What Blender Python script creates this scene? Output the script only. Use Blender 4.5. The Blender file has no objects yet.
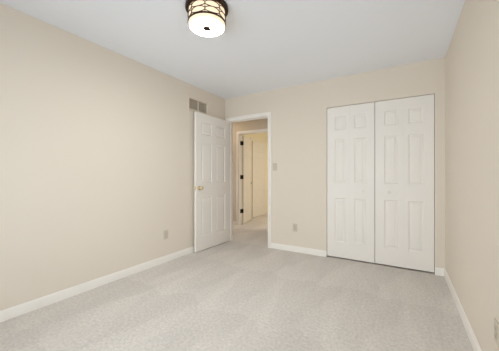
import bpy, bmesh, math, random
from mathutils import Vector, Matrix

random.seed(4)
scene = bpy.context.scene
COL = scene.collection
PI = math.pi

# ------------------------------------------------------------------ camera
CAM = (2.645, 0.0, 1.12)
cam_d = bpy.data.cameras.new('camera')
cam_d.sensor_width = 36.0
cam_d.lens = 256.0 / 499.0 * 36.0
cam_d.clip_start = 0.02
cam = bpy.data.objects.new('camera', cam_d)
cam.location = CAM
cam.rotation_euler = (PI / 2, 0, math.radians(31.1))
COL.objects.link(cam)
scene.camera = cam

# ------------------------------------------------------------------ world
world = bpy.data.worlds.new('sky')
scene.world = world
world.use_nodes = True
wn = world.node_tree.nodes
bg = wn['Background']
bg.inputs['Color'].default_value = (0.72, 0.84, 1.0, 1)
bg.inputs['Strength'].default_value = 1.0

# ------------------------------------------------------------------ lights
def area(name, loc, rot, sx, sy, power, color, spread=PI):
    d = bpy.data.lights.new(name, 'AREA')
    d.shape = 'RECTANGLE'
    d.size, d.size_y = sx, sy
    d.energy = power
    d.color = color
    d.spread = spread
    o = bpy.data.objects.new(name, d)
    o.location = loc
    o.rotation_euler = rot
    COL.objects.link(o)
    return o

# daylight entering by the big window in the wall behind the camera
area('daylight_window', (1.58, -0.60, 1.02), (math.radians(90), 0, 0), 2.4, 1.8, 50, (0.86, 0.945, 1.0))
# fill light added outside a made-up window in the right wall, beside the camera
area('side_fill_light', (3.20, 0.35, 1.25), (PI / 2, 0, PI / 2), 1.3, 1.5, 20, (0.84, 0.94, 1.0))
# the ceiling lamp of the room across the hallway, out of sight behind the door head
area('far_room_lamp', (1.45, 5.95, 2.42), (0, 0, 0), 0.4, 0.4, 16, (1.0, 0.94, 0.87))

# added fill light under the hallway ceiling, no fixture, left of the doorway
area('hallway_fill_light', (-0.75, 4.24, 2.42), (0, 0, 0), 0.3, 0.3, 4.0, (1.0, 0.88, 0.72))
# added fill light to brighten the hall wall, outside an invented end window
area('hallway_end_fill', (-1.62, 4.25, 0.85), (PI / 2, 0, -PI / 2), 0.8, 1.1, 8.5, (1.0, 0.97, 0.95))

vs = scene.view_settings
scene.display_settings.display_device = 'sRGB'
vs.view_transform = 'Standard'
vs.look = 'None'
vs.exposure = 0.23
vs.gamma = 1.0
vs.use_curve_mapping = False
scene.cycles.max_bounces = 12
scene.cycles.diffuse_bounces = 8
scene.cycles.use_denoising = True

# ------------------------------------------------------------------ materials
def mat(name, color, rough=0.6, metal=0.0, spec=0.5):
    m = bpy.data.materials.new(name)
    m.use_nodes = True
    b = m.node_tree.nodes['Principled BSDF']
    b.inputs['Base Color'].default_value = (*color, 1)
    b.inputs['Roughness'].default_value = rough
    b.inputs['Metallic'].default_value = metal
    b.inputs['Specular IOR Level'].default_value = spec
    return m

def add_noise(m, scale, strength, dist, color_a=None, color_b=None, detail=4, bump_scale=None):
    nt = m.node_tree
    b = nt.nodes['Principled BSDF']
    tc = nt.nodes.new('ShaderNodeTexCoord')
    n = nt.nodes.new('ShaderNodeTexNoise')
    n.inputs['Scale'].default_value = scale
    n.inputs['Detail'].default_value = detail
    nt.links.new(tc.outputs['Object'], n.inputs['Vector'])
    if color_a:
        r = nt.nodes.new('ShaderNodeValToRGB')
        r.color_ramp.elements[0].position = 0.32
        r.color_ramp.elements[1].position = 0.68
        r.color_ramp.elements[0].color = (*color_a, 1)
        r.color_ramp.elements[1].color = (*color_b, 1)
        nt.links.new(n.outputs['Fac'], r.inputs['Fac'])
        nt.links.new(r.outputs['Color'], b.inputs['Base Color'])
    if strength:
        bp = nt.nodes.new('ShaderNodeBump')
        bp.inputs['Strength'].default_value = strength
        bp.inputs['Distance'].default_value = dist
        nt.links.new(n.outputs['Fac'], bp.inputs['Height'])
        nt.links.new(bp.outputs['Normal'], b.inputs['Normal'])
    return m

M_WALL = add_noise(mat('beige_wall_paint', (0.76, 0.687, 0.592), 0.75, spec=0.25), 180, 0.06, 0.002)
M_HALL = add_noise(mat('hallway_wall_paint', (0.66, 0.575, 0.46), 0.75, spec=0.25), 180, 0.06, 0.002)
M_FAR = add_noise(mat('cream_wall_paint', (0.90, 0.83, 0.64), 0.75, spec=0.25), 180, 0.06, 0.002)
M_CEIL = add_noise(mat('white_ceiling_paint', (0.85, 0.875, 0.92), 0.9, spec=0.1), 120, 0.05, 0.002)
M_TRIM = add_noise(mat('white_trim_paint', (0.87, 0.835, 0.78), 0.4, spec=0.4), 30, 0.02, 0.001)
M_DOOR = add_noise(mat('white_door_paint', (0.84, 0.805, 0.755), 0.45, spec=0.4), 60, 0.03, 0.001)
M_ALMOND = add_noise(mat('almond_plastic', (0.60, 0.54, 0.44), 0.35), 40, 0.01, 0.001)
M_DARK = mat('slot_black', (0.02, 0.02, 0.02), 0.6)
M_BRONZE = add_noise(mat('oil_rubbed_bronze', (0.055, 0.035, 0.022), 0.38, 0.85), 40, 0.03, 0.001)
M_HINGE = add_noise(mat('black_hinge_metal', (0.02, 0.018, 0.016), 0.45, 0.6), 60, 0.02, 0.001)
M_BRASS = add_noise(mat('polished_brass', (0.80, 0.68, 0.45), 0.25, 1.0), 60, 0.01, 0.001)
M_STEEL = add_noise(mat('satin_nickel', (0.55, 0.53, 0.50), 0.35, 1.0), 60, 0.01, 0.001)
M_VENT = add_noise(mat('beige_painted_metal', (0.74, 0.66, 0.55), 0.5), 60, 0.02, 0.001)
M_DUCT = mat('duct_interior', (0.42, 0.345, 0.28), 0.8)
M_SCREW = mat('screw_metal', (0.5, 0.47, 0.4), 0.4, 0.8)

def emissive(name, base, color, strength):
    m = mat(name, base, 0.4)
    b = m.node_tree.nodes['Principled BSDF']
    b.inputs['Emission Color'].default_value = (*color, 1)
    b.inputs['Emission Strength'].default_value = strength
    return m

M_GLOW_SIDE = emissive('lit_cream_glass', (0.35, 0.32, 0.27), (1.0, 0.78, 0.52), 0.80)
M_GLOW_BOTTOM = emissive('lit_white_diffuser', (0.8, 0.78, 0.7), (1.0, 0.98, 0.95), 56.0)

def carpet_material():
    m = mat('beige_carpet', (0.55, 0.5, 0.44), 0.95, spec=0.05)
    nt = m.node_tree
    b = nt.nodes['Principled BSDF']
    tc = nt.nodes.new('ShaderNodeTexCoord')
    fine = nt.nodes.new('ShaderNodeTexNoise')
    fine.inputs['Scale'].default_value = 210
    fine.inputs['Detail'].default_value = 3
    mid = nt.nodes.new('ShaderNodeTexNoise')
    mid.inputs['Scale'].default_value = 48
    mid.inputs['Detail'].default_value = 5
    mapn = nt.nodes.new('ShaderNodeMapping')
    mapn.inputs['Rotation'].default_value = (0, 0, 0.5)
    mapn.inputs['Scale'].default_value = (2.6, 0.7, 1)
    track = nt.nodes.new('ShaderNodeTexNoise')          # the lie of the pile left by a vacuum cleaner
    track.inputs['Scale'].default_value = 1.6
    track.inputs['Detail'].default_value = 2
    L = nt.links.new
    L(tc.outputs['Object'], fine.inputs['Vector'])
    L(tc.outputs['Object'], mid.inputs['Vector'])
    L(tc.outputs['Object'], mapn.inputs['Vector'])
    L(mapn.outputs['Vector'], track.inputs['Vector'])
    def ramp(src, p0, p1, c0, c1):
        r = nt.nodes.new('ShaderNodeValToRGB')
        r.color_ramp.elements[0].position = p0
        r.color_ramp.elements[1].position = p1
        r.color_ramp.elements[0].color = (*c0, 1)
        r.color_ramp.elements[1].color = (*c1, 1)
        L(src, r.inputs['Fac'])
        return r.outputs['Color']
    def mul(a, c):
        x = nt.nodes.new('ShaderNodeMix')
        x.data_type = 'RGBA'
        x.blend_type = 'MULTIPLY'
        x.inputs['Factor'].default_value = 1
        L(a, x.inputs['A'])
        L(c, x.inputs['B'])
        return x.outputs['Result']
    c1 = ramp(fine.outputs['Fac'], 0.3, 0.7, (0.70, 0.655, 0.605), (0.90, 0.86, 0.815))
    c2 = ramp(mid.outputs['Fac'], 0.3, 0.7, (0.80, 0.79, 0.78), (1, 1, 1))
    c3 = ramp(track.outputs['Fac'], 0.42, 0.58, (0.955, 0.955, 0.955), (1, 1, 1))
    # wedge shaped marks where the vacuum was pushed and pulled
    def mathn(op, a, c=None):
        x = nt.nodes.new('ShaderNodeMath')
        x.operation = op
        for i, v in enumerate((a, c)):
            if v is None: continue
            if isinstance(v, (int, float)): x.inputs[i].default_value = v
            else: L(v, x.inputs[i])
        return x.outputs[0]
    sep = nt.nodes.new('ShaderNodeSeparateXYZ')
    L(tc.outputs['Object'], sep.inputs[0])
    wob = mathn('MULTIPLY', track.outputs['Fac'], 0.9)
    u = mathn('PINGPONG', mathn('ADD', mathn('MULTIPLY', sep.outputs['X'], 1.9), wob), 0.5)
    v = mathn('FRACT', mathn('ADD', mathn('MULTIPLY', sep.outputs['Y'], 1.05), mathn('MULTIPLY', wob, 0.5)))
    edge = mathn('MULTIPLY', mathn('SUBTRACT', mathn('MULTIPLY', u, 2.0), v), 5.0)
    c4 = ramp(mathn('ADD', edge, 0.5), 0.0, 1.0, (0.945, 0.945, 0.945), (1, 1, 1))
    L(mul(mul(mul(c1, c2), c3), c4), b.inputs['Base Color'])
    bp = nt.nodes.new('ShaderNodeBump')
    bp.inputs['Strength'].default_value = 0.7
    bp.inputs['Distance'].default_value = 0.006
    L(fine.outputs['Fac'], bp.inputs['Height'])
    L(bp.outputs['Normal'], b.inputs['Normal'])
    return m
M_CARPET = carpet_material()

def glass_material():
    m = bpy.data.materials.new('window_glass')
    m.use_nodes = True
    nt = m.node_tree
    out = nt.nodes['Material Output']
    nt.nodes.remove(nt.nodes['Principled BSDF'])
    t = nt.nodes.new('ShaderNodeBsdfTransparent')
    g = nt.nodes.new('ShaderNodeBsdfGlossy')
    g.inputs['Roughness'].default_value = 0.02
    f = nt.nodes.new('ShaderNodeFresnel')
    mx = nt.nodes.new('ShaderNodeMixShader')
    nt.links.new(f.outputs[0], mx.inputs[0])
    nt.links.new(t.outputs[0], mx.inputs[1])
    nt.links.new(g.outputs[0], mx.inputs[2])
    nt.links.new(mx.outputs[0], out.inputs[0])
    return m
M_GLASS = glass_material()

# ------------------------------------------------------------------ mesh helpers
def link(name, bm, material, parent=None, smooth=None):
    bmesh.ops.recalc_face_normals(bm, faces=bm.faces)
    me = bpy.data.meshes.new(name)
    bm.to_mesh(me)
    bm.free()
    mats = material if isinstance(material, (list, tuple)) else [material]
    for m in mats:
        me.materials.append(m)
    if smooth is not None:
        for p in me.polygons:
            p.use_smooth = True
        me.set_sharp_from_angle(angle=math.radians(smooth))
    o = bpy.data.objects.new(name, me)
    COL.objects.link(o)
    if parent is not None:
        o.parent = parent
    return o

def empty(name, loc=(0, 0, 0), rz=0.0):
    o = bpy.data.objects.new(name, None)
    o.location = loc
    o.rotation_euler = (0, 0, rz)
    o.empty_display_size = 0.1
    COL.objects.link(o)
    return o

def tag(o, label=None, cat=None, group=None, kind=None):
    if label: o['label'] = label
    if cat: o['category'] = cat
    if group: o['group'] = group
    if kind: o['kind'] = kind
    return o

def box(bm, lo, hi, bevel=0.0, seg=2):
    lo, hi = Vector(lo), Vector(hi)
    c = (lo + hi) / 2
    s = hi - lo
    r = bmesh.ops.create_cube(bm, size=1.0, matrix=Matrix.Translation(c) @ Matrix.Diagonal((s.x, s.y, s.z, 1)))
    if bevel:
        es = list({e for v in r['verts'] for e in v.link_edges})
        bmesh.ops.bevel(bm, geom=es, offset=bevel, segments=seg, affect='EDGES', profile=0.5)

def lathe(bm, prof, n=48, matrix=Matrix.Identity(4)):
    """prof: (radius, z) pairs turned about z; radius 0 closes the end"""
    rings = []
    for r, z in prof:
        if r < 1e-6:
            rings.append([bm.verts.new(matrix @ Vector((0, 0, z)))])
        else:
            rings.append([bm.verts.new(matrix @ Vector((r * math.cos(2 * PI * k / n), r * math.sin(2 * PI * k / n), z))) for k in range(n)])
    for a, b in zip(rings, rings[1:]):
        for k in range(n):
            j = (k + 1) % n
            if len(a) == 1 and len(b) == 1: continue
            if len(a) == 1: bm.faces.new((a[0], b[k], b[j]))
            elif len(b) == 1: bm.faces.new((a[k], a[j], b[0]))
            else: bm.faces.new((a[k], a[j], b[j], b[k]))

def tube(bm, pts, r, n=6, closed=False):
    pts = [Vector(p) for p in pts]
    N = len(pts)
    rings = []
    for i, p in enumerate(pts):
        a = pts[(i - 1) % N] if (closed or i > 0) else p
        b = pts[(i + 1) % N] if (closed or i < N - 1) else p
        t = (b - a).normalized()
        up = Vector((p.x, p.y, 0)).normalized() if (abs(p.x) + abs(p.y)) > 1e-5 else Vector((0, 1, 0))
        u = t.cross(up)
        if u.length < 1e-4: u = t.cross(Vector((0, 0, 1)))
        u.normalize()
        w = u.cross(t).normalized()
        rings.append([bm.verts.new(p + u * r * math.cos(2 * PI * k / n) + w * r * math.sin(2 * PI * k / n)) for k in range(n)])
    pairs = list(zip(rings, rings[1:])) + ([(rings[-1], rings[0])] if closed else [])
    for a, b in pairs:
        for k in range(n):
            j = (k + 1) % n
            bm.faces.new((a[k], a[j], b[j], b[k]))
    if not closed:
        bm.faces.new(rings[0]); bm.faces.new(rings[-1])

def wall_mesh(ucuts, zcuts, holes, t0, t1, axis):
    """a solid wall slab with rectangular openings. axis 'x': runs along x, thick t0..t1 in y; axis 'y': runs along y, thick in x"""
    bm = bmesh.new()
    def P(u, t, z): return (u, t, z) if axis == 'x' else (t, u, z)
    cache = {}
    def V(u, t, z):
        k = (round(u, 5), round(t, 5), round(z, 5))
        if k not in cache: cache[k] = bm.verts.new(P(*k))
        return cache[k]
    nu, nz = len(ucuts) - 1, len(zcuts) - 1
    def solid(i, j):
        if not (0 <= i < nu and 0 <= j < nz): return False
        cu, cz = (ucuts[i] + ucuts[i + 1]) / 2, (zcuts[j] + zcuts[j + 1]) / 2
        return not any(a < cu < b and c < cz < d for a, b, c, d in holes)
    for i in range(nu):
        for j in range(nz):
            if not solid(i, j): continue
            u0, u1, z0, z1 = ucuts[i], ucuts[i + 1], zcuts[j], zcuts[j + 1]
            for t in (t0, t1):
                bm.faces.new((V(u0, t, z0), V(u1, t, z0), V(u1, t, z1), V(u0, t, z1)))
            if not solid(i - 1, j): bm.faces.new((V(u0, t0, z0), V(u0, t1, z0), V(u0, t1, z1), V(u0, t0, z1)))
            if not solid(i + 1, j): bm.faces.new((V(u1, t0, z0), V(u1, t1, z0), V(u1, t1, z1), V(u1, t0, z1)))
            if not solid(i, j - 1): bm.faces.new((V(u0, t0, z0), V(u1, t0, z0), V(u1, t1, z0), V(u0, t1, z0)))
            if not solid(i, j + 1): bm.faces.new((V(u0, t0, z1), V(u1, t0, z1), V(u1, t1, z1), V(u0, t1, z1)))
    return bm

def panel_slab(bm, w, h, t, cols, rows, x0=0.0, z0=0.0, both=True):
    """moulded door slab: x 0..w, y 0..t, z 0..h with a raised-and-fielded panel in every column x row rectangle"""
    xc = sorted({0, w, *[v for c in cols for v in c]})
    zc = sorted({0, h, *[v for r in rows for v in r]})
    cache = {}
    def V(x, y, z):
        k = (round(x, 5), round(y, 5), round(z, 5))
        if k not in cache: cache[k] = bm.verts.new((k[0] + x0, k[1], k[2] + z0))
        return cache[k]
    panels = []
    for i in range(len(xc) - 1):
        for j in range(len(zc) - 1):
            a, b, c, d = xc[i], xc[i + 1], zc[j], zc[j + 1]
            f0 = bm.faces.new((V(a, 0, c), V(b, 0, c), V(b, 0, d), V(a, 0, d)))
            f1 = bm.faces.new((V(a, t, c), V(a, t, d), V(b, t, d), V(b, t, c)))
            if any(abs(a - p) < 1e-5 and abs(b - q) < 1e-5 for p, q in cols) and any(abs(c - p) < 1e-5 and abs(d - q) < 1e-5 for p, q in rows):
                panels.append(f0)
                if both: panels.append(f1)
    for i in range(len(xc) - 1):
        for z in (0, h):
            bm.faces.new((V(xc[i], 0, z), V(xc[i + 1], 0, z), V(xc[i + 1], t, z), V(xc[i], t, z)))
    for j in range(len(zc) - 1):
        for x in (0, w):
            bm.faces.new((V(x, 0, zc[j]), V(x, 0, zc[j + 1]), V(x, t, zc[j + 1]), V(x, t, zc[j])))
    bmesh.ops.recalc_face_normals(bm, faces=bm.faces)
    for f in panels:
        bmesh.ops.inset_region(bm, faces=[f], thickness=0.006, depth=-0.004, use_even_offset=True)
        bmesh.ops.inset_region(bm, faces=[f], thickness=0.008, depth=-0.005, use_even_offset=True)
        bmesh.ops.inset_region(bm, faces=[f], thickness=0.006, depth=0.0, use_even_offset=True)
        bmesh.ops.inset_region(bm, faces=[f], thickness=0.022, depth=0.006, use_even_offset=True)

def sweep(profile, paths, closed_ends=True):
    """profile points each carry their own path (list of equally many points): skin them into one moulding"""
    bm = bmesh.new()
    rows = [[bm.verts.new(p) for p in path] for path in paths]
    n = len(rows)
    for a in range(n):
        b = (a + 1) % n
        for k in range(len(rows[a]) - 1):
            bm.faces.new((rows[a][k], rows[a][k + 1], rows[b][k + 1], rows[b][k]))
    bm.faces.new([r[0] for r in rows])
    bm.faces.new([r[-1] for r in rows])
    return bm

CASING = [(0.0, 0.0), (0.0, 0.008), (0.005, 0.011), (0.019, 0.012), (0.030, 0.016), (0.046, 0.017), (0.055, 0.013), (0.057, 0.0)]

def casing(parent, xa, xb, h, face, out, axis='x', reveal=0.006):
    """mitred casing round an opening xa..xb up to h on the wall face at `face`; out = +1/-1 is the way it stands off"""
    paths = []
    for d, t in CASING:
        e = d + reveal
        q = face + out * t
        pts = [(xa - e, 0.0), (xa - e, h + e), (xb + e, h + e), (xb + e, 0.0)]
        paths.append([(u, q, z) if axis == 'x' else (q, u, z) for u, z in pts])
    return link('casing', sweep(CASING, paths), M_TRIM, parent, smooth=40)

def jamb(parent, xa, xb, h, t0, t1, axis='x', th=0.018):
    bm = bmesh.new()
    def B(u0, u1, z0, z1, a=t0, b=t1):
        if axis == 'x': box(bm, (u0, a, z0), (u1, b, z1), 0.001, 1)
        else: box(bm, (a, u0, z0), (b, u1, z1), 0.001, 1)
    B(xa - th, xa, 0, h + th)
    B(xb, xb + th, 0, h + th)
    B(xa, xb, h, h + th)
    return link('jamb', bm, M_TRIM, parent)

BASE = [(0.0, 0.0), (0.013, 0.0), (0.013, 0.058), (0.010, 0.068), (0.009, 0.076), (0.004, 0.083), (0.0, 0.083)]

def baseboard(name, p, q, nrm, label):
    """run of skirting along the wall from p to q; nrm points into the room"""
    p, q, nrm = Vector((*p, 0)), Vector((*q, 0)), Vector((*nrm, 0))
    paths = [[p + nrm * t + Vector((0, 0, z)), q + nrm * t + Vector((0, 0, z))] for t, z in BASE]
    o = link(name, sweep(BASE, paths), M_TRIM, None, smooth=35)
    return tag(o, label, 'baseboard', kind='structure')

# ------------------------------------------------------------------ the room shell
H = 2.44
W = 3.04          # width, x
D = 3.566         # face of the wall with the door and the closet, y
R = -0.47         # rear wall (behind the camera), y
TH = 0.115
DOOR_A, DOOR_B, DOOR_H = 0.085, 0.825, 2.045
CL_A, CL_B, CL_H = 1.735, 2.944, 2.051
HALL = 4.80       # far face of the hallway, y
FD_A, FD_B = -0.525, 0.28   # far room's doorway
FAR_L = -0.80     # far room's left wall

def struct(name, bm, m, label, cat, smooth=None):
    return tag(link(name, bm, m, None, smooth), label, cat, kind='structure')

bm = bmesh.new()
box(bm, (-1.7, R - TH, -0.12), (3.3, 7.2, 0.0))
struct('floor', bm, M_CARPET, 'beige cut pile carpet covering bedroom, hallway and far room', 'floor')
bm = bmesh.new()
box(bm, (-1.7, R - TH, H), (3.3, 7.2, H + 0.12))
struct('ceiling', bm, M_CEIL, 'plain pale grey white ceiling above the bedroom', 'ceiling')

VENT_Y0, VENT_Y1, VENT_Z0, VENT_Z1 = 2.705, 3.085, 2.09, 2.236
struct('wall_left', wall_mesh([R, VENT_Y0, VENT_Y1, D], [0, VENT_Z0, VENT_Z1, H], [(VENT_Y0, VENT_Y1, VENT_Z0, VENT_Z1)], -TH, 0.0, 'y'),
       M_WALL, 'long beige wall on the left with the air vent', 'wall')
W2_A, W2_B, W2_C, W2_D = -0.25, 0.95, 0.55, 2.00
struct('wall_right', wall_mesh([R, W2_A, W2_B, D], [0, W2_C, W2_D, H], [(W2_A, W2_B, W2_C, W2_D)], W, W + TH, 'y'), M_WALL, 'beige wall on the right beside the closet', 'wall')
struct('wall_back', wall_mesh([-TH, DOOR_A - 0.018, DOOR_B + 0.018, CL_A, CL_B, W + TH], sorted([0, DOOR_H + 0.018, CL_H, H]),
                              [(DOOR_A - 0.018, DOOR_B + 0.018, 0, DOOR_H + 0.018), (CL_A, CL_B, 0, CL_H)], D, D + TH, 'x'),
       M_WALL, 'beige wall holding the bedroom doorway and the closet', 'wall')
WN_A, WN_B, WN_C, WN_D = 0.42, 2.74, 0.12, 2.00
struct('wall_rear', wall_mesh([-TH, WN_A, WN_B, W + TH], [0, WN_C, WN_D, H], [(WN_A, WN_B, WN_C, WN_D)], R - TH, R, 'x'),
       M_WALL, 'beige wall with the window opposite the closet', 'wall')

# windows: local x across the opening, -y to the outside
def make_window(name, a, b, c, d, loc, rz, label, mullions):
    win = empty(name, loc, rz)
    tag(win, label, 'window', kind='structure')
    f = 0.045
    bm = bmesh.new()
    box(bm, (a, -0.05, c), (a + f, 0.03, d))
    box(bm, (b - f, -0.05, c), (b, 0.03, d))
    box(bm, (a + f, -0.05, c), (b - f, 0.03, c + f))
    box(bm, (a + f, -0.05, d - f), (b - f, 0.03, d))
    mz = (c + d) / 2
    xs = [a + f]
    for k in range(1, mullions + 1):
        m = a + (b - a) * k / (mullions + 1)
        box(bm, (m - 0.025, -0.03, c + f), (m + 0.025, 0.025, d - f))
        xs += [m - 0.025, m + 0.025]
    xs.append(b - f)
    spans = list(zip(xs[0::2], xs[1::2]))
    for p, q in spans:
        box(bm, (p, -0.03, mz - 0.018), (q, 0.02, mz + 0.018))
    link('window_frame', bm, M_TRIM, win)
    for p, q in spans:
        for za, zb in ((c + f, mz - 0.018), (mz + 0.018, d - f)):
            bm = bmesh.new()
            box(bm, (p, -0.006, za), (q, -0.002, zb))
            link('pane', bm, M_GLASS, win)
    bm = bmesh.new()
    box(bm, (a - 0.05, 0.0605, c - 0.02), (b + 0.05, 0.115, c + 0.004), 0.004)
    link('window_sill', bm, M_TRIM, win)

make_window('window_1', WN_A, WN_B, WN_C, WN_D, (0, R - 0.06, 0), 0, 'wide white double hung window opposite the closet', 2)
make_window('added_window_2', W2_A, W2_B, W2_C, W2_D, (W + 0.06, 0, 0), PI / 2, 'added white double hung window in the right wall, for fill light', 1)  # unseen window put in to light the left wall

# closet interior behind the bifold doors
bm = wall_mesh([CL_A - 0.15, W + TH], [0, H], [], D + TH + 0.62, D + TH + 0.70, 'x')
struct('wall_closet_back', bm, M_WALL, 'beige rear wall inside the closet', 'wall')
struct('wall_closet_left', wall_mesh([D + TH, D + TH + 0.62], [0, H], [], CL_A - 0.23, CL_A - 0.15, 'y'), M_WALL, 'beige side wall inside the closet', 'wall')
struct('wall_closet_right', wall_mesh([D + TH, D + TH + 0.62], [0, H], [], W, W + TH, 'y'), M_WALL, 'beige right side wall inside the closet', 'wall')

# hallway and the room across it
struct('wall_hallway', wall_mesh([-1.55, FD_A - 0.018, FD_B + 0.018, 1.60], [0, DOOR_H + 0.018, H],
                                 [(FD_A - 0.018, FD_B + 0.018, 0, DOOR_H + 0.018)], HALL, HALL + TH, 'x'),
       M_HALL, 'tan hallway wall seen through the bedroom doorway', 'wall')
struct('wall_hallway_left', wall_mesh([D, 3.86, 4.64, HALL], [0, 0.25, 1.45, H], [(3.86, 4.64, 0.25, 1.45)], -1.55, -1.45, 'y'), M_HALL, 'end wall of the hallway on the left', 'wall')
struct('wall_hallway_right', wall_mesh([D + TH + 0.70, HALL], [0, H], [], 1.50, 1.60, 'y'), M_HALL, 'end wall of the hallway on the right', 'wall')
struct('wall_hallway_near', wall_mesh([-1.55, -TH], [0, H], [], D, D + TH, 'x'), M_HALL, 'near wall of the hallway past the bedroom', 'wall')
struct('wall_far_left', wall_mesh([HALL + TH, 7.02], [0, H], [], FAR_L - 0.1, FAR_L, 'y'), M_FAR,
       'cream wall of the far room with its closet door', 'wall')
struct('wall_far_back', wall_mesh([FAR_L - 0.1, 2.1], [0, H], [], 7.02, 7.12, 'x'), M_FAR, 'cream wall at the end of the far room', 'wall')
struct('wall_far_right', wall_mesh([HALL + TH, 7.02], [0, H], [], 2.0, 2.1, 'y'), M_FAR, 'cream wall on the right of the far room', 'wall')

make_window('added_window_3', -4.64, -3.86, 0.25, 1.45, (-1.51, 0, 0), -PI / 2, 'added narrow white window at the end of the hallway, for fill light', 0)  # invented, out of view; lets the hallway fill light in

# door casings
t1 = empty('trim_1')
tag(t1, 'white casing and jamb round the bedroom doorway', 'door frame', kind='structure')
casing(t1, DOOR_A, DOOR_B, DOOR_H, D, -1)
casing(t1, DOOR_A, DOOR_B, DOOR_H, D + TH, 1)
jamb(t1, DOOR_A, DOOR_B, DOOR_H, D - 0.002, D + TH + 0.002)
bm = bmesh.new()
box(bm, (DOOR_A, D + 0.040, 0), (DOOR_A + 0.011, D + 0.075, DOOR_H), 0.002, 1)
box(bm, (DOOR_B - 0.011, D + 0.040, 0), (DOOR_B, D + 0.075, DOOR_H), 0.002, 1)
box(bm, (DOOR_A + 0.011, D + 0.040, DOOR_H - 0.011), (DOOR_B - 0.011, D + 0.075, DOOR_H), 0.002, 1)
link('door_stop', bm, M_TRIM, t1)
bm = bmesh.new()
box(bm, (DOOR_B - 0.0025, D - 0.006, 0.905), (DOOR_B - 0.0002, D + 0.030, 0.965), 0.0008, 1)
o = link('strike_plate', bm, M_BRASS, t1)
o['label'] = 'small brass strike plate'

t2 = empty('trim_2')
tag(t2, 'cream white casing and jamb round the far doorway across the hallway', 'door frame', kind='structure')
casing(t2, FD_A, FD_B, DOOR_H, HALL, -1)
casing(t2, FD_A, FD_B, DOOR_H, HALL + TH, 1)
jamb(t2, FD_A, FD_B, DOOR_H, HALL - 0.002, HALL + TH + 0.002)

# skirting
baseboard('baseboard_left', (0, R), (0, D), (1, 0), 'white baseboard along the long left wall')
baseboard('baseboard_back', (DOOR_B + 0.063, D), (CL_A, D), (0, -1), 'white baseboard between the doorway and the closet')
baseboard('baseboard_back_right', (CL_B, D), (W, D), (0, -1), 'short white baseboard right of the closet')
baseboard('baseboard_right', (W, R), (W, D), (-1, 0), 'white baseboard along the right wall')
baseboard('baseboard_rear', (0, R), (W, R), (0, 1), 'white baseboard under the window')
baseboard('baseboard_hallway', (-1.45, HALL), (FD_A - 0.063, HALL), (0, -1), 'cream white baseboard on the hallway wall')
baseboard('baseboard_far', (FAR_L, 7.02), (2.0, 7.02), (0, -1), 'baseboard at the end of the far room')

# ------------------------------------------------------------------ six panel doors
ROWS = [(0.205, 0.802), (0.998, 1.592), (1.715, 1.900)]

def six_panel(w, stile=0.108, mull=0.098):
    p = (w - 2 * stile - mull) / 2
    return [(stile, stile + p), (stile + p + mull, w - stile)]

def knob_bm(y_face, out, x, z):
    bm = bmesh.new()
    prof = [(0.0, 0.0), (0.031, 0.0), (0.032, 0.004), (0.026, 0.008), (0.012, 0.011), (0.011, 0.030), (0.016, 0.034), (0.025, 0.042),
            (0.028, 0.052), (0.025, 0.061), (0.014, 0.067), (0.0, 0.069)]
    mtx = Matrix.Translation((x, y_face, z)) @ Matrix.Rotation(-out * PI / 2, 4, 'X')
    lathe(bm, prof, 24, mtx)
    return bm

def hinge_bm(x, y, z):
    bm = bmesh.new()
    tube(bm, [(x, y, z - 0.045), (x, y, z + 0.045)], 0.006, 10)
    for k in (-1, 1):
        tube(bm, [(x, y, z + k * 0.045), (x, y, z + k * 0.051)], 0.004, 10)
    return bm

# the bedroom door, opened against the left wall: local x runs from hinge to free edge, y = 0 is the face seen in the photo
HX, HY = 0.100, 3.548
FX, FY = 0.079, 2.764
ang = math.atan2(FY - HY, FX - HX)
DW = math.hypot(FX - HX, FY - HY)
d1 = empty('door_1', (HX, HY, 0), ang)
tag(d1, 'white six panel bedroom door standing open along the left wall', 'door', kind='structure')
bm = bmesh.new()
panel_slab(bm, DW, 2.028, 0.035, six_panel(DW), ROWS, z0=0.012)
# local +y of the rotated frame points to +x (into the room): shift so the visible face sits at y = 0
bmesh.ops.translate(bm, verts=bm.verts, vec=(0, -0.035, 0))
link('door_panel', bm, M_DOOR, d1)
k1 = link('doorknob', knob_bm(0.0, 1, DW - 0.062, 0.935), M_BRASS, d1, smooth=50)
k1['label'] = 'polished brass knob on the room side'
k2 = link('doorknob', knob_bm(-0.035, -1, DW - 0.062, 0.935), M_BRASS, d1, smooth=50)
k2['label'] = 'polished brass knob on the wall side'
bm = bmesh.new()
box(bm, (DW - 0.0005, -0.029, 0.905), (DW + 0.0015, -0.006, 0.965), 0.0005, 1)
box(bm, (DW + 0.001, -0.024, 0.927), (DW + 0.010, -0.011, 0.943), 0.002, 1)
link('latch', bm, M_BRASS, d1)['label'] = 'brass latch plate and bolt'
for z in (0.28, 1.05, 1.80):
    link('hinge', hinge_bm(-0.006, -0.040, z), M_BRASS, d1)

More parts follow.
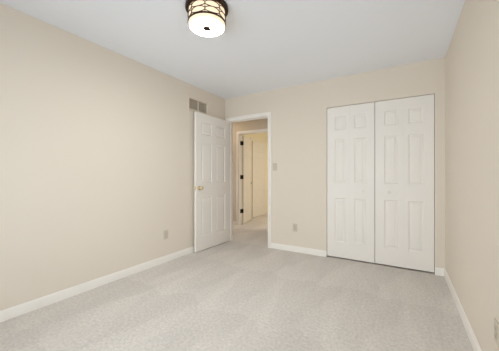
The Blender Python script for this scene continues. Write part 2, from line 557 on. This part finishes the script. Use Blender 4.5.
# closet: two bifold pairs, each of two leaves with three panels, knob on the leaf next the middle
REC = 0.010
def bifold(x0, x1, mirror, label):
    w = (x1 - x0)
    t = empty('bifold_door', (x0, D + REC, 0.0))
    tag(t, label, 'closet door', 'white bifold closet doors')
    gap = 0.0006
    lw = (w - gap) / 2
    wide, narrow = 0.100, 0.052
    leaves = [(0.0, (wide, lw - narrow)), (lw + gap, (narrow, lw - wide))]
    for i, (ox, c) in enumerate(leaves):
        bm = bmesh.new()
        panel_slab(bm, lw, 2.026, 0.032, [c], ROWS, x0=ox, z0=0.018)
        leaf = link('door_leaf', bm, M_DOOR, t)
        lead = (i == 1) != mirror
        if lead:
            kx = ox + (lw - 0.137 if not mirror else 0.152)
            bm = bmesh.new()
            prof = [(0.0, 0.0), (0.011, 0.0), (0.010, 0.004), (0.007, 0.008), (0.007, 0.014), (0.014, 0.019), (0.0165, 0.025), (0.014, 0.030), (0.0, 0.033)]
            lathe(bm, prof, 24, Matrix.Translation((kx, 0, 0.915)) @ Matrix.Rotation(PI / 2, 4, 'X'))
            link('knob', bm, M_DOOR, leaf, smooth=50)
    return t
SEAM = 2.331
bifold(CL_A + 0.004, SEAM - 0.003, False, 'left white bifold closet door, the pair nearer the bedroom doorway')
bifold(SEAM + 0.003, CL_B - 0.004, True, 'right white bifold closet door, the pair beside the right wall')
# track in the head of the closet opening
bm = bmesh.new()
box(bm, (CL_A, D + REC + 0.006, 2.0455), (CL_B, D + REC + 0.030, CL_H), 0.001, 1)
struct('trim_3', bm, M_STEEL, 'metal track in the head of the closet opening', 'door track')

# the far room's door, swung into that room
hx, hy = FD_A + 0.004, HALL + TH + 0.010
fx, fy = -0.735, 5.640
a2 = math.atan2(fy - hy, fx - hx)
w2 = math.hypot(fx - hx, fy - hy)
d2 = empty('door_2', (hx, hy, 0), a2)
tag(d2, 'cream white door with black hinges open into the far room', 'door', kind='structure')
bm = bmesh.new()
panel_slab(bm, w2, 2.012, 0.035, six_panel(w2), ROWS, z0=0.012)
bmesh.ops.translate(bm, verts=bm.verts, vec=(0, -0.035, 0))
ver = link('door_panel', bm, M_DOOR, d2)
for z in (0.31, 1.084, 1.856):
    bm = hinge_bm(-0.006, 0.004, z)
    box(bm, (-0.002, -0.030, z - 0.045), (0.0, 0.0, z + 0.045))
    link('hinge', bm, M_HINGE, d2)['label'] = 'black hinge'
bm = bmesh.new()
lathe(bm, [(0.0, 0.0), (0.031, 0.0), (0.031, 0.006), (0.012, 0.010), (0.010, 0.040), (0.0, 0.041)], 20,
      Matrix.Translation((w2 - 0.06, -0.035, 0.93)) @ Matrix.Rotation(PI / 2, 4, 'X'))
tube(bm, [(w2 - 0.06, -0.071, 0.93), (w2 - 0.12, -0.074, 0.932), (w2 - 0.165, -0.070, 0.930)], 0.008, 8)
link('lever_handle', bm, M_STEEL, d2, smooth=50)['label'] = 'satin nickel lever handle'
# hinge leaves on the far jamb
for z in (0.31, 1.084, 1.856):
    bm = bmesh.new()
    box(bm, (FD_A, HALL + 0.045, z - 0.045), (FD_A + 0.0025, HALL + TH, z + 0.045), 0.0008, 1)
    link('hinge_leaf', bm, M_HINGE, t2)['label'] = 'black hinge leaf'

# closet door on the far room's left wall
d3 = empty('door_3', (FAR_L + 0.006, 6.52, 0), -PI / 2)
tag(d3, 'cream white closet door on the far room wall beyond the open door', 'door', kind='structure')
bm = bmesh.new()
panel_slab(bm, 0.70, 2.012, 0.028, six_panel(0.70), ROWS, z0=0.012)
link('door_panel', bm, M_DOOR, d3)
t4 = empty('trim_4')
tag(t4, 'cream casing round the closet door on the far room wall', 'door frame', kind='structure')
casing(t4, 5.805, 6.535, DOOR_H + 0.01, FAR_L, 1, axis='y')

# ------------------------------------------------------------------ ceiling light
LX, LY = 1.32, 1.55
lamp = empty('ceiling_light', (LX, LY, H))
tag(lamp, 'round bronze flush mount ceiling light with lit cream glass and interlaced metal rings', 'ceiling light')
bm = bmesh.new()
lathe(bm, [(0.0, 0.0), (0.166, 0.0), (0.167, -0.006), (0.167, -0.020), (0.163, -0.026), (0.150, -0.028), (0.0, -0.028)], 64)
link('ceiling_pan', bm, M_BRONZE, lamp, smooth=35)
bm = bmesh.new()
lathe(bm, [(0.139, -0.028), (0.140, -0.130)], 64)
link('glass_drum', bm, M_GLOW_SIDE, lamp, smooth=35)['label'] = 'glowing cream glass drum'
bm = bmesh.new()
lathe(bm, [(0.141, -0.130), (0.1435, -0.142), (0.141, -0.152), (0.1335, -0.1575)], 64)
link('diffuser_rim', bm, M_GLOW_SIDE, lamp, smooth=60)['label'] = 'glowing cream rim of the diffuser'
bm = bmesh.new()
lathe(bm, [(0.1335, -0.1575), (0.10, -0.160), (0.05, -0.162), (0.0, -0.1625)], 64)
link('diffuser', bm, M_GLOW_BOTTOM, lamp, smooth=60)['label'] = 'lit white glass diffuser'
bm = bmesh.new()
lathe(bm, [(0.141, -0.122), (0.1485, -0.122), (0.1485, -0.132), (0.141, -0.132), (0.141, -0.122)], 64)
link('ring', bm, M_BRONZE, lamp, smooth=35)
bm = bmesh.new()
lathe(bm, [(0.0, -0.162), (0.030, -0.161), (0.031, -0.166), (0.027, -0.171), (0.014, -0.174), (0.0, -0.175)], 20)
link('finial', bm, M_BRONZE, lamp, smooth=50)
bm = bmesh.new()
NC = 8
RC = 0.145
base_a = math.atan2(0 - LY, CAM[0] - LX) - math.radians(6)
cell = 2 * PI / NC
def on_drum(a, z): return (RC * math.cos(a), RC * math.sin(a), z)
for k in range(NC):
    c = base_a + (k + 0.5) * cell
    for zc in (-0.056, -0.099):
        pts = [on_drum(c + 0.51 * cell * math.cos(2 * PI * i / 36), zc + 0.0215 * math.sin(2 * PI * i / 36)) for i in range(36)]
        tube(bm, pts, 0.0029, 8, closed=True)
    tube(bm, [on_drum(base_a + k * cell, -0.026), on_drum(base_a + k * cell, -0.124)], 0.0022, 8)
link('metal_lattice', bm, M_BRONZE, lamp, smooth=60)

# ------------------------------------------------------------------ air vent on the left wall
vent = empty('air_vent', (0, (VENT_Y0 + VENT_Y1) / 2, (VENT_Z0 + VENT_Z1) / 2))
tag(vent, 'beige two section air return grille high on the left wall above the open door', 'air vent')
hw, hh = (VENT_Y1 - VENT_Y0) / 2, (VENT_Z1 - VENT_Z0) / 2
def frame_bm():
    bm = bmesh.new()
    m = 0.030
    paths = []
    for d, t in ((0.0, 0.0), (0.0, 0.004), (0.008, 0.008), (m - 0.004, 0.008), (m, 0.002), (m, 0.0)):
        e = d
        pts = [(-hw - m + e, -hh - m + e), (hw + m - e, -hh - m + e), (hw + m - e, hh + m - e), (-hw - m + e, hh + m - e)]
        paths.append([bm.verts.new((t, y, z)) for y, z in pts])
    n = len(paths)
    for a in range(n - 1):
        for k in range(4):
            j = (k + 1) % 4
            bm.faces.new((paths[a][k], paths[a][j], paths[a + 1][j], paths[a + 1][k]))
    return bm
link('frame', frame_bm(), M_VENT, vent)
bm = bmesh.new()
box(bm, (-0.010, -0.008, -hh), (0.004, 0.008, hh), 0.001, 1)
link('divider', bm, M_VENT, vent)
for s in (-1, 1):
    bm = bmesh.new()
    n = 10
    y0 = 0.010 if s > 0 else -hw
    span = hw - 0.010
    for i in range(n):
        y = y0 + span * (i + 0.5) / n
        bmesh.ops.create_cube(bm, size=1.0, matrix=Matrix.Translation((-0.008, y, 0)) @ Matrix.Rotation(math.radians(-20), 4, 'Z') @ Matrix.Diagonal((0.013, 0.0016, 2 * hh, 1)))
    link('louver', bm, M_VENT, vent)
bm = bmesh.new()
box(bm, (-0.060, -hw, -hh), (-0.056, hw, hh))
link('duct_back', bm, M_DUCT, vent)['label'] = 'dark inside of the duct'
for y in (-hw - 0.016, hw + 0.016):
    bm = bmesh.new()
    lathe(bm, [(0.0, 0.0), (0.004, 0.0), (0.003, 0.0015), (0.0, 0.002)], 12, Matrix.Translation((0.008, y, 0)) @ Matrix.Rotation(PI / 2, 4, 'Y'))
    link('screw', bm, M_VENT, vent)

# ------------------------------------------------------------------ switch and outlets (local x across, -y out of the wall, z up)
def plate(parent, w=0.070, h=0.115):
    bm = bmesh.new()
    box(bm, (-w / 2, -0.0055, -h / 2), (w / 2, 0.0, h / 2), 0.0024, 2)
    return link('cover_plate', bm, M_ALMOND, parent)

def screw(parent, x, z):
    bm = bmesh.new()
    lathe(bm, [(0.0, 0.0), (0.0032, 0.0), (0.0026, 0.0012), (0.0, 0.0016)], 12, Matrix.Translation((x, -0.0055, z)) @ Matrix.Rotation(PI / 2, 4, 'X'))
    return link('screw', bm, M_SCREW, parent)

def make_outlet(loc, rz, label):
    t = empty('wall_outlet', loc, rz)
    tag(t, label, 'outlet', 'duplex wall outlets')
    plate(t)
    for s in (-1, 1):
        zc = s * 0.0195
        bm = bmesh.new()
        box(bm, (-0.0165, -0.0085, zc - 0.014), (0.0165, -0.005, zc + 0.014), 0.0025, 2)
        rc = link('receptacle', bm, M_ALMOND, t)
        bm = bmesh.new()
        box(bm, (-0.0076, -0.0090, zc - 0.003), (-0.0056, -0.0080, zc + 0.006))
        link('slot', bm, M_DARK, rc)
        bm = bmesh.new()
        box(bm, (0.0056, -0.0090, zc - 0.002), (0.0076, -0.0080, zc + 0.005))
        link('slot', bm, M_DARK, rc)
        bm = bmesh.new()
        lathe(bm, [(0.0, 0.0), (0.0026, 0.0), (0.0026, 0.0006), (0.0, 0.0006)], 12, Matrix.Translation((0, -0.0085, zc - 0.0085)) @ Matrix.Rotation(PI / 2, 4, 'X'))
        link('ground_hole', bm, M_DARK, rc)
    screw(t, 0, 0)
    return t

make_outlet((0, 2.284, 0.353), PI / 2, 'almond duplex outlet low on the long left wall near the open door')
make_outlet((1.275, D, 0.354), 0, 'almond duplex outlet low on the wall between doorway and closet')
make_outlet((W, 1.712, 0.345), -PI / 2, 'almond duplex outlet low on the right wall at the photo edge')

sw = empty('light_switch', (0.951, D, 1.252))
tag(sw, 'almond toggle light switch on the wall right of the bedroom doorway', 'light switch')
plate(sw)
bm = bmesh.new()
box(bm, (-0.0055, -0.0070, -0.0125), (0.0055, -0.005, 0.0125), 0.0008, 1)
link('toggle_slot', bm, M_ALMOND, sw)
bm = bmesh.new()
bmesh.ops.create_cube(bm, size=1.0, matrix=Matrix.Translation((0, -0.011, 0.004)) @ Matrix.Rotation(math.radians(-25), 4, 'X') @ Matrix.Diagonal((0.006, 0.014, 0.009, 1)))
bmesh.ops.bevel(bm, geom=bm.edges[:], offset=0.0015, segments=2, affect='EDGES')
link('toggle', bm, M_ALMOND, sw)
screw(sw, 0, 0.030)
screw(sw, 0, -0.030)
